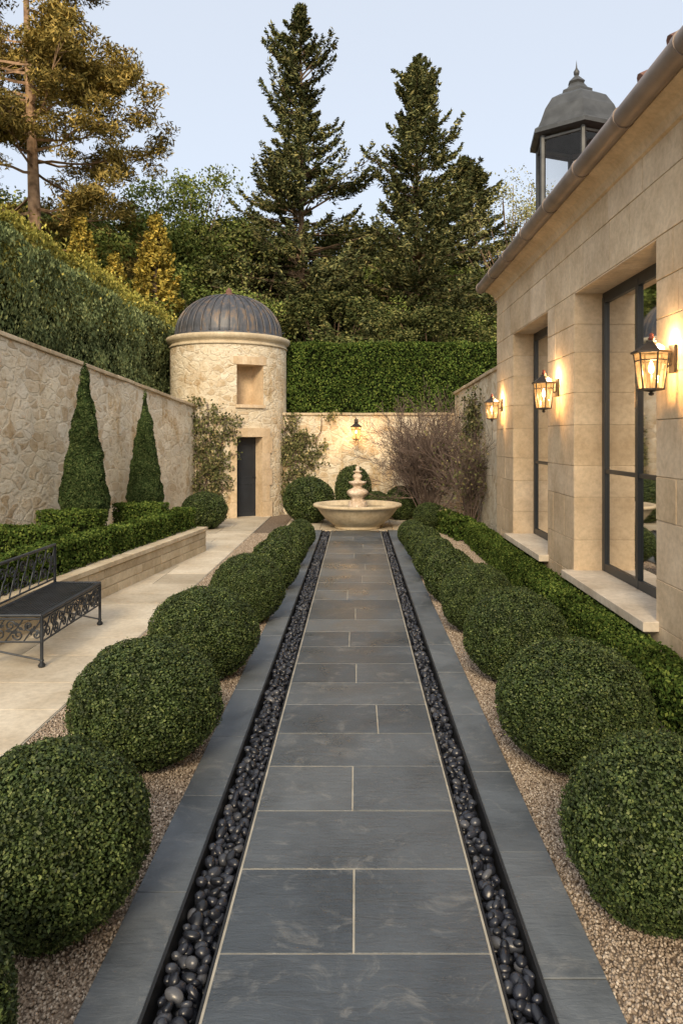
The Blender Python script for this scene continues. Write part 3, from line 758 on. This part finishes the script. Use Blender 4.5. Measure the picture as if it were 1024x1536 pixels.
# ------------------------------------------------------------------ fountain
f = empty('stone_fountain', (0, 0, 0)); mb = MB(); fc = (.03, 16.35, 0)
mb.lathe([(.0, 0), (.50, 0), (.52, .03), (.50, .07), (.55, .09), (.70, .20), (.82, .34), (.88, .43), (.93, .47), (.98, .485), (.99, .515), (.975, .54), (.90, .545), (.86, .52), (.80, .40), (.5, .22), (0, .2)], fc, 64)
mb.build('basin', [M_fount], f)
mb = MB(); mb.lathe([(0, .44), (.83, .44)], fc, 48)
mw, nt, out = newmat('water'); princ(nt, out, (.02, .03, .03), .05, normal=bump(nt, noise_(nt, texco(nt), 12, 3), .15, .01)); mb.build('water', [mw], f)
mb = MB()
mb.lathe([(.20, .3), (.20, .56), (.18, .59), (.15, .61), (.13, .64), (.14, .67), (.19, .71), (.225, .76), (.23, .80), (.20, .84), (.14, .87), (.10, .89), (.09, .92), (.11, .95), (.17, .98), (.195, 1.01), (.19, 1.03), (.12, 1.04), (.08, 1.05),
          (.065, 1.08), (.09, 1.11), (.105, 1.15), (.08, 1.19), (.05, 1.21), (.07, 1.23), (.10, 1.25), (.10, 1.265), (.05, 1.27), (.035, 1.29), (.05, 1.32), (.045, 1.35), (.02, 1.38), (0, 1.39)], fc, 24, 0, True, 0, lambda t, z: 1 + .05 * math.cos(8 * t))
mb.build('tiered_pedestal', [M_fount2], f)

# ------------------------------------------------------------------ wrought iron bench
bench = empty('wrought_iron_bench'); mb = MB()
BX0, BX1, BY0, BY1, SZ_ = -3.22, -2.74, 6.4, 7.85, .45; BT = .86
def T(pts, r=.010): mb.tube([Vector(p) for p in pts], r, 6)
for x, y in ((BX0, BY0), (BX0, BY1), (BX1, BY0), (BX1, BY1)):
    T([(x, y, .0), (x, y, SZ_ if x == BX1 else BT)], .016)
    mb.lathe([(0, 0), (.026, 0), (.034, .02), (.014, .045), (.022, .06), (.012, .07)], (x, y, 0), 10)
for (a, b) in (((BX0, BY0), (BX1, BY0)), ((BX1, BY0), (BX1, BY1)), ((BX1, BY1), (BX0, BY1)), ((BX0, BY1), (BX0, BY0))):
    T([(*a, SZ_), (*b, SZ_)], .016); T([(*a, SZ_ - .03), (*b, SZ_ - .03)], .010)
T([(BX0, BY0, .16), (BX1, BY0, .06)], .009); T([(BX0, BY1, .16), (BX1, BY1, .06)], .009)
for i in range(1, 16):
    x = BX0 + (BX1 - BX0) * i / 16; mb.box(x - .008, x + .008, BY0, BY1, SZ_ + .0, SZ_ + .008)
for i in range(1, 8):
    y = BY0 + (BY1 - BY0) * i / 8; mb.box(BX0, BX1, y - .005, y + .005, SZ_ - .006, SZ_ - .001)
T([(BX1, BY0, .22), (BX1, BY1, .22)], .009); T([(BX0, BY0, BT), (BX0, BY1, BT)], .016); T([(BX0, BY0, .50), (BX0, BY1, .50)], .010)
T([(BX0, BY0, .22), (BX1, BY0, .22)], .009); T([(BX0, BY1, .22), (BX1, BY1, .22)], .009)
def spiral(c, r, turns, a0, ax, sgn=1):
    pts = []
    for i in range(22):
        t = i / 21; a = a0 + sgn * turns * 6.283 * t; rr = r * (1 - .8 * t)
        pts.append(Vector(c) + Vector(ax) * (rr * math.cos(a)) + Vector((0, 0, rr * math.sin(a))))
    return pts
def scrollpanel(p0, p1, z0, z1, n):
    p0, p1 = Vector((*p0, 0)), Vector((*p1, 0)); u = (p1 - p0).normalized(); L = (p1 - p0).length; h = z1 - z0; w = L / n
    for i in range(n):
        c = p0 + u * (w * (i + .5)); r = min(w, h) * .30; s = 1 if i % 2 else -1
        mb.tube(spiral(c + u * (-w * .2) + Vector((0, 0, z0 + h * .70)), r, 1.3, 0, u, s), .0075, 5)
        mb.tube(spiral(c + u * (w * .2) + Vector((0, 0, z0 + h * .30)), r, 1.3, 3.14, u, s), .0075, 5)
        mb.tube([c + u * (-w * .5) + Vector((0, 0, z0)), c + u * (-w * .1) + Vector((0, 0, z0 + h * .45)), c + u * (w * .1) + Vector((0, 0, z0 + h * .55)), c + u * (w * .5) + Vector((0, 0, z1))], .0075, 5)
        for k in range(4):
            a = random.uniform(0, 6.28); q = c + u * random.uniform(-w * .4, w * .4) + Vector((0, 0, z0 + h * random.uniform(.2, .8)))
            d1 = u * math.cos(a) + Vector((0, 0, math.sin(a))); d2 = u * -math.sin(a) + Vector((0, 0, math.cos(a))); nn = u.cross(Vector((0, 0, 1))) * .003
            mb.add([q - d1 * .038 + nn, q + d2 * .016 + nn, q + d1 * .038 + nn, q - d2 * .016 + nn], [(0, 1, 2, 3)])
scrollpanel((BX1, BY0), (BX1, BY1), .22, .42, 8); scrollpanel((BX0, BY0), (BX0, BY1), .50, BT, 7)
scrollpanel((BX0, BY0), (BX1, BY0), .22, .42, 3); scrollpanel((BX0, BY1), (BX1, BY1), .22, .42, 3)
mb.build('bench_frame', [M_iron], bench)

# ------------------------------------------------------------------ trees
def spruce(name, H, R, nb, mat, seed, z0=.06, dens=1.0, L=.12, W=.040, top=.72, rag=.8):
    r_ = np.random.default_rng(seed); segs = [(0, 0, 0, 0, 0, H * .5, .02 * H * .55, .013 * H * .55), (0, 0, H * .5, 0, 0, H, .013 * H * .55, .01)]
    Ps = []; Ts = []
    for b in range(nb):
        t = r_.random() ** 1.1; z = H * (z0 + (1 - z0) * t); az = r_.random() * 6.283
        lump = .72 + rag * noise.noise(Vector((math.cos(az) * 1.3 + seed, math.sin(az) * 1.3, z * .5)))
        ln = (R * (1 - t) ** top * (.5 + .6 * r_.random()) * lump * 1.35 + .15)
        if t < .15: ln *= .8
        sl = -.18 + .95 * t + r_.normal() * .10; d = np.array([math.cos(az), math.sin(az), sl]); d /= np.linalg.norm(d); q = np.array([-math.sin(az), math.cos(az), 0])
        b0 = np.array([0, 0, z]); k = int((18 + ln * 55) * dens); s = r_.uniform(.2, 1, k) ** .6
        lat = r_.uniform(-1, 1, k) * (.07 + .24 * ln * (1.05 - s) * np.minimum(1, s * 3)); up = -.16 * ln * s ** 2 + .26 * ln * s ** 6 - np.abs(lat) * .25 + r_.normal(size=k) * .06
        P = b0 + d * (s * ln)[:, None] + q * lat[:, None]; P[:, 2] += up; Ps.append(P)
        Tt = d[None, :] * .8 + q * np.sign(lat)[:, None] * .7; Tt[:, 2] -= .1; Ts.append(Tt)
        e = b0 + d * ln; e[2] -= .05 * ln; segs.append((*b0, *e, .014 + .014 * ln, .005))
    P = np.concatenate(Ps); Tn = np.concatenate(Ts); Nr = np.tile([0, -.3, .9], (len(P), 1))
    lv = leafquads(P, Nr, L, W, .8, Tn); sv, sf = sticks(segs)
    return plantmesh(name, lv, [mat, M_bark], [(sv, sf, 1)])
def broadleaf(name, H, R, mat, seed, ncl=70, per=330, L=.10, cr=.95, z0=.3, trunk=.2, flat=.8, bark=M_bark):
    r_ = np.random.default_rng(seed); D = r_.normal(size=(ncl, 3)); D /= np.linalg.norm(D, axis=1)[:, None]; rad = r_.random(ncl) ** .4
    C = D * rad[:, None]; zc = H * (1 + z0) / 2; C = np.stack([C[:, 0] * R, C[:, 1] * R, zc + C[:, 2] * (H * (1 - z0) / 2 - cr * .5)], 1)
    segs = [(0, 0, 0, 0, 0, zc * .8, trunk, trunk * .7)]; Ps = []; Ns = []
    for c in C:
        k = int(per * r_.uniform(.5, 1.4)); d = r_.normal(size=(k, 3)); d /= np.linalg.norm(d, axis=1)[:, None]
        rr = cr * r_.uniform(.6, 1.3) * r_.random(k) ** .5; P = c + d * rr[:, None] * np.array([1, 1, flat]); Ps.append(P); Ns.append(d)
        segs.append((0, 0, c[2] * .55, *(c * .98), trunk * .3, .02))
    P = np.concatenate(Ps); lv = leafquads(P, np.concatenate(Ns), L, L * .6, 1.2); sv, sf = sticks(segs)
    return plantmesh(name, lv, [mat, bark], [(sv, sf, 1)])
SP = [spruce('spruce_a', 20.0, 4.4, 640, M_spruce, 3, rag=1.0), spruce('spruce_b', 18.0, 4.4, 600, M_spruce, 11, rag=1.0)]
obj('spruce_tree', SP[0], (-2.4, 32, 1.6), (1, 1, .96)); obj('spruce_tree', SP[1], (2.6, 31.5, 1.2), (1, 1, .95), 2)
obj('spruce_tree', SP[1], (5.6, 36, 2), (1.05, 1.05, .76), 4)
BL = [broadleaf('broadleaf_a', 12.5, 3.4, M_broad, 5, 90, 420, .075), broadleaf('broadleaf_b', 11, 3.9, M_broad, 6, 100, 420, .075), broadleaf('broadleaf_dark', 12, 3.4, M_dark, 8, 95, 420, .085)]
obj('broadleaf_tree', BL[0], (-7.9, 33.5, 2.0), (1, 1, 1.02), 1); obj('broadleaf_tree', BL[1], (-9.8, 30, 1.5), (1, 1, .92), 2)
obj('young_leafy_tree', broadleaf('feather', 12.5, 2.6, M_feather, 15, 55, 150, .06, .8, .35, .12), (7.2, 34, 2.3), (1, 1, 1), 0)
dist = empty('distant_trees')
for (x, y, z, s, sz, k) in ((-4.6, 33, 2, 1.05, .85, 2), (0, 37, 3, 1.1, .88, 2), (4.6, 34, 2, .9, .72, 0), (8.5, 31, 1, 1, .66, 2), (-1, 29, 1, .95, .62, 2), (2.8, 27.5, 1, .8, .55, 2), (-5.5, 28, 1, .9, .62, 0),
                         (-13, 33, 3, 1.1, .85, 2), (-17, 29, 3, 1.1, .85, 0), (-8.8, 26, 1, .8, .6, 0), (-12.0, 27, 1.3, .9, .72, 2), (-16, 24, 3, .9, .7, 2), (5.6, 28, 1, .8, .52, 0), (.6, 33, 2, .9, .7, 0), (11, 36, 2, 1, .8, 1), (-20, 40, 5, 1.3, 1, 1), (-7, 42, 5, 1.3, .85, 2), (3, 44, 5, 1.3, .8, 2), (9, 44, 5, 1.3, .7, 1), (-13, 42, 5, 1.3, .8, 0), (14, 30, 2, 1, .7, 1)):
    obj('tree_crown', BL[k], (x, y, z - .5), (s, s, sz), random.uniform(0, 6), dist)
GC = spruce('golden_conifer', 6.5, 1.35, 300, M_gold, 21, .02, 1.4, .08, .04, .75, .4)
for (x, y, z, s) in ((-6.9, 25.3, 2.6, 1.08), (-8.1, 24.6, 2.8, .82), (-9.0, 24.0, 2.8, .98), (-7.7, 26.5, 2.8, .85)):
    obj('golden_conifer', GC, (x, y, z), (s, s, s), random.uniform(0, 6))

def pine():
    r_ = np.random.default_rng(42); H = 19; segs = []; Ps = []; mbt = MB()
    pts = [Vector((math.sin(z * .25) * .18, 0, z)) for z in np.linspace(0, H, 14)]
    for i in range(13):
        r0 = .34 * (1 - i / 15); r1 = .34 * (1 - (i + 1) / 15); mbt.cyl(pts[i], pts[i + 1], r0, r1, 12, 0, True, False)
    for b in range(64):
        t = r_.random(); z = 6.6 + (H - 6.6) * t; az = r_.random() * 6.283; ln = (2.5 + 2.5 * r_.random()) * (1 - .5 * t ** 2)
        d = np.array([math.cos(az), math.sin(az), .12 + .35 * t + r_.normal() * .1]); b0 = np.array([math.sin(z * .25) * .18, 0, z]); p = b0; q = 7
        for k in range(q):
            dd = d + np.array([0, 0, -.28 + .45 * k / q]) + r_.normal(size=3) * .12; nx = p + dd / np.linalg.norm(dd) * ln / q
            r0 = .065 * (1 - k / (q + 1)); segs.append((*p, *nx, r0, r0 * .8))
            if k >= 2:
                for _ in range(3):
                    sd = dd + r_.normal(size=3) * .7; sd /= np.linalg.norm(sd); sl = r_.uniform(.3, .9); tip = nx + sd * sl + np.array([0, 0, .1]); segs.append((*nx, *tip, .02, .008))
                    kk = int(r_.uniform(90, 200)); g = r_.normal(size=(kk, 3)); g /= np.linalg.norm(g, axis=1)[:, None]
                    Ps.append(tip + g * (r_.random(kk) ** .5)[:, None] * np.array([.50, .50, .26]))
            p = nx
    P = np.concatenate(Ps); lv = leafquads(P, np.tile([0, 0, 1.0], (len(P), 1)), .10, .026, 1.2); sv, sf = sticks(segs)
    return plantmesh('pine_tree', lv, [M_pine, M_barkp], [(sv, sf, 1), (np.array([tuple(v) for v in mbt.v]), np.array(mbt.f), 1)])
obj('pine_tree', pine(), (-11.1, 25, 1.0), (1, 1, 1), 0)

def bareshrub(name, c, h, w, n, r=.012, leaves=0, mat=M_climb, lv_=2):
    r_ = np.random.default_rng(int(abs(c[0] * 100)) + 5); segs = []; tips = []
    def grow(p, d, ln, rad, lv):
        k = 4
        for i in range(k):
            d = d + r_.normal(size=3) * .14; d[2] += .05
            d /= np.linalg.norm(d); q = p + d * ln / k; segs.append((*p, *q, rad, rad * .85)); p = q; rad = max(rad * .85, .004)
            if lv > 0 and i >= 1:
                for _ in range(2):
                    nd = d + r_.normal(size=3) * .45; grow(p, nd / np.linalg.norm(nd), ln * r_.uniform(.4, .6), rad * .6, lv - 1)
            if lv <= 1: tips.append(p)
    for i in range(n):
        a = r_.random() * 6.283; s = r_.random() ** .5 * w * .9
        d = np.array([math.cos(a) * s, math.sin(a) * s, h * .6]); d /= np.linalg.norm(d)
        grow(np.array(c) + np.array([math.cos(a), math.sin(a), 0]) * .12 * r_.random(), d, h * .60 * r_.uniform(.6, 1), r, lv_)
    sv, sf = sticks(segs); tips = np.array(tips)
    if leaves:
        P = tips[r_.integers(0, len(tips), leaves)] + r_.normal(size=(leaves, 3)) * .05; lv = leafquads(P, r_.normal(size=(leaves, 3)), .032, .02, 1)
    else: lv = leafquads(tips[:40], r_.normal(size=(min(40, len(tips)), 3)), .015, .01, 1)
    obj(name, plantmesh(name, lv, [mat, M_twig], [(sv, sf, 1)]))
bareshrub('bare_winter_shrub', (1.72, 17.3, 0), 3.0, .85, 46, .018, lv_=3)
bareshrub('bare_climbing_shrub', (2.3, 15.0, 0), 2.7, .7, 24, .014, 900)
def climber(name, base, h, w, nl, nrm, tan, seed, R=None):
    r_ = np.random.default_rng(seed); segs = []; pts = []
    base = np.array(base, float); nrm = np.array(nrm, float); tan = np.array(tan, float)
    def pos(a, z, o=.05):
        if R is None: return base + tan * a + np.array([0, 0, z]) + nrm * o
        ang = R[0] + a / TR; return np.array(tp(ang, TR + o, z))
    for s in range(6):
        a = r_.normal() * .08; z = 0; p = pos(a, 0)
        while z < h * r_.uniform(.8, 1):
            z += .12; a += r_.normal() * .035 + (s - 2.5) * .012; q = pos(a, z, .05 + .02 * r_.random()); segs.append((*p, *q, .014, .013)); p = q
            if z > .3 and r_.random() < .75:
                sd = 1 if r_.random() < .5 else -1; aa, zz, pp = a, z, p; ln = w * r_.uniform(.3, 1.0) * (1 - abs(z / h - .6) * .5)
                k = int(ln / .08)
                for i in range(k):
                    aa += sd * .08; zz += r_.normal() * .02 + .012; qq = pos(aa, zz, .06 + .06 * r_.random()); segs.append((*pp, *qq, .007, .006)); pp = qq
                    kk = r_.integers(6, 22); pts.append(pp + r_.normal(size=(kk, 3)) * np.array([.065, .05, .06]))
    P = np.concatenate(pts); P = P[r_.random(len(P)) < nl]; lv = leafquads(P, np.tile(nrm, (len(P), 1)), .038, .026, 1.0); sv, sf = sticks(segs)
    obj(name, plantmesh(name, lv, [M_climb, M_twig], [(sv, sf, 1)]))
climber('espalier_climber', (0, 0, 0), 2.95, .6, .7, (0, -1, 0), (1, 0, 0), 3, (deg(-12), 0))
climber('espalier_climber', (-1.75, 19.42, 0), 2.6, .6, .7, (0, -1, 0), (1, 0, 0), 8)
climber('wall_climber', (2.60, 16.0, 0), 3.0, .8, .4, (-1, 0, 0), (0, 1, 0), 18)

# ------------------------------------------------------------------ camera, sky, sun
cam = bpy.data.cameras.new('camera'); co = bpy.data.objects.new('camera', cam); COL.objects.link(co)
co.location = (0, 0, 2.0); co.rotation_euler = (math.radians(90), 0, 0)
cam.sensor_fit = 'AUTO'; cam.sensor_width = 36; cam.lens = 1100 / 1536 * 36; cam.shift_x = -22 / 1536; cam.shift_y = -111 / 1536; cam.clip_end = 2000; cam.clip_start = .05
scene.camera = co
el = math.radians(31); az = math.radians(186)   # clockwise from +Y
sd = Vector((math.sin(az) * math.cos(el), math.cos(az) * math.cos(el), math.sin(el)))
sun = bpy.data.lights.new('sun', 'SUN'); sun.energy = 3.1; sun.angle = math.radians(16); sun.color = (1, .79, .51)
so = bpy.data.objects.new('sun', sun); so.rotation_euler = sd.to_track_quat('Z', 'Y').to_euler(); so.location = sd * 40; COL.objects.link(so)
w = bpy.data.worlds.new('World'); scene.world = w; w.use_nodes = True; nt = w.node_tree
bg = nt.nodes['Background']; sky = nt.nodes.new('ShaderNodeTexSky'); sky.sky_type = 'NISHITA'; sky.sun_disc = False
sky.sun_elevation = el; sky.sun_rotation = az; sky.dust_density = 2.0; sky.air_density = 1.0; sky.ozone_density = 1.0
# pale sky veil added as fill light, boosted towards the unseen sun
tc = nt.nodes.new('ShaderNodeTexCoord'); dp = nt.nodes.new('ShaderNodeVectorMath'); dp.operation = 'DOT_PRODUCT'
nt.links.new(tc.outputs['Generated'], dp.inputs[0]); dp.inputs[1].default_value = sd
sky_fill = mixc(nt, dp.outputs['Value'], (6.9, 7.3, 7.9), (13.8, 12.8, 11.2))
c = mixc(nt, .62, sky.outputs[0], sky_fill)
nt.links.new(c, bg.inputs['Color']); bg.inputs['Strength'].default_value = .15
scene.view_settings.view_transform = 'Standard'; scene.view_settings.look = 'None'; scene.view_settings.exposure = 0
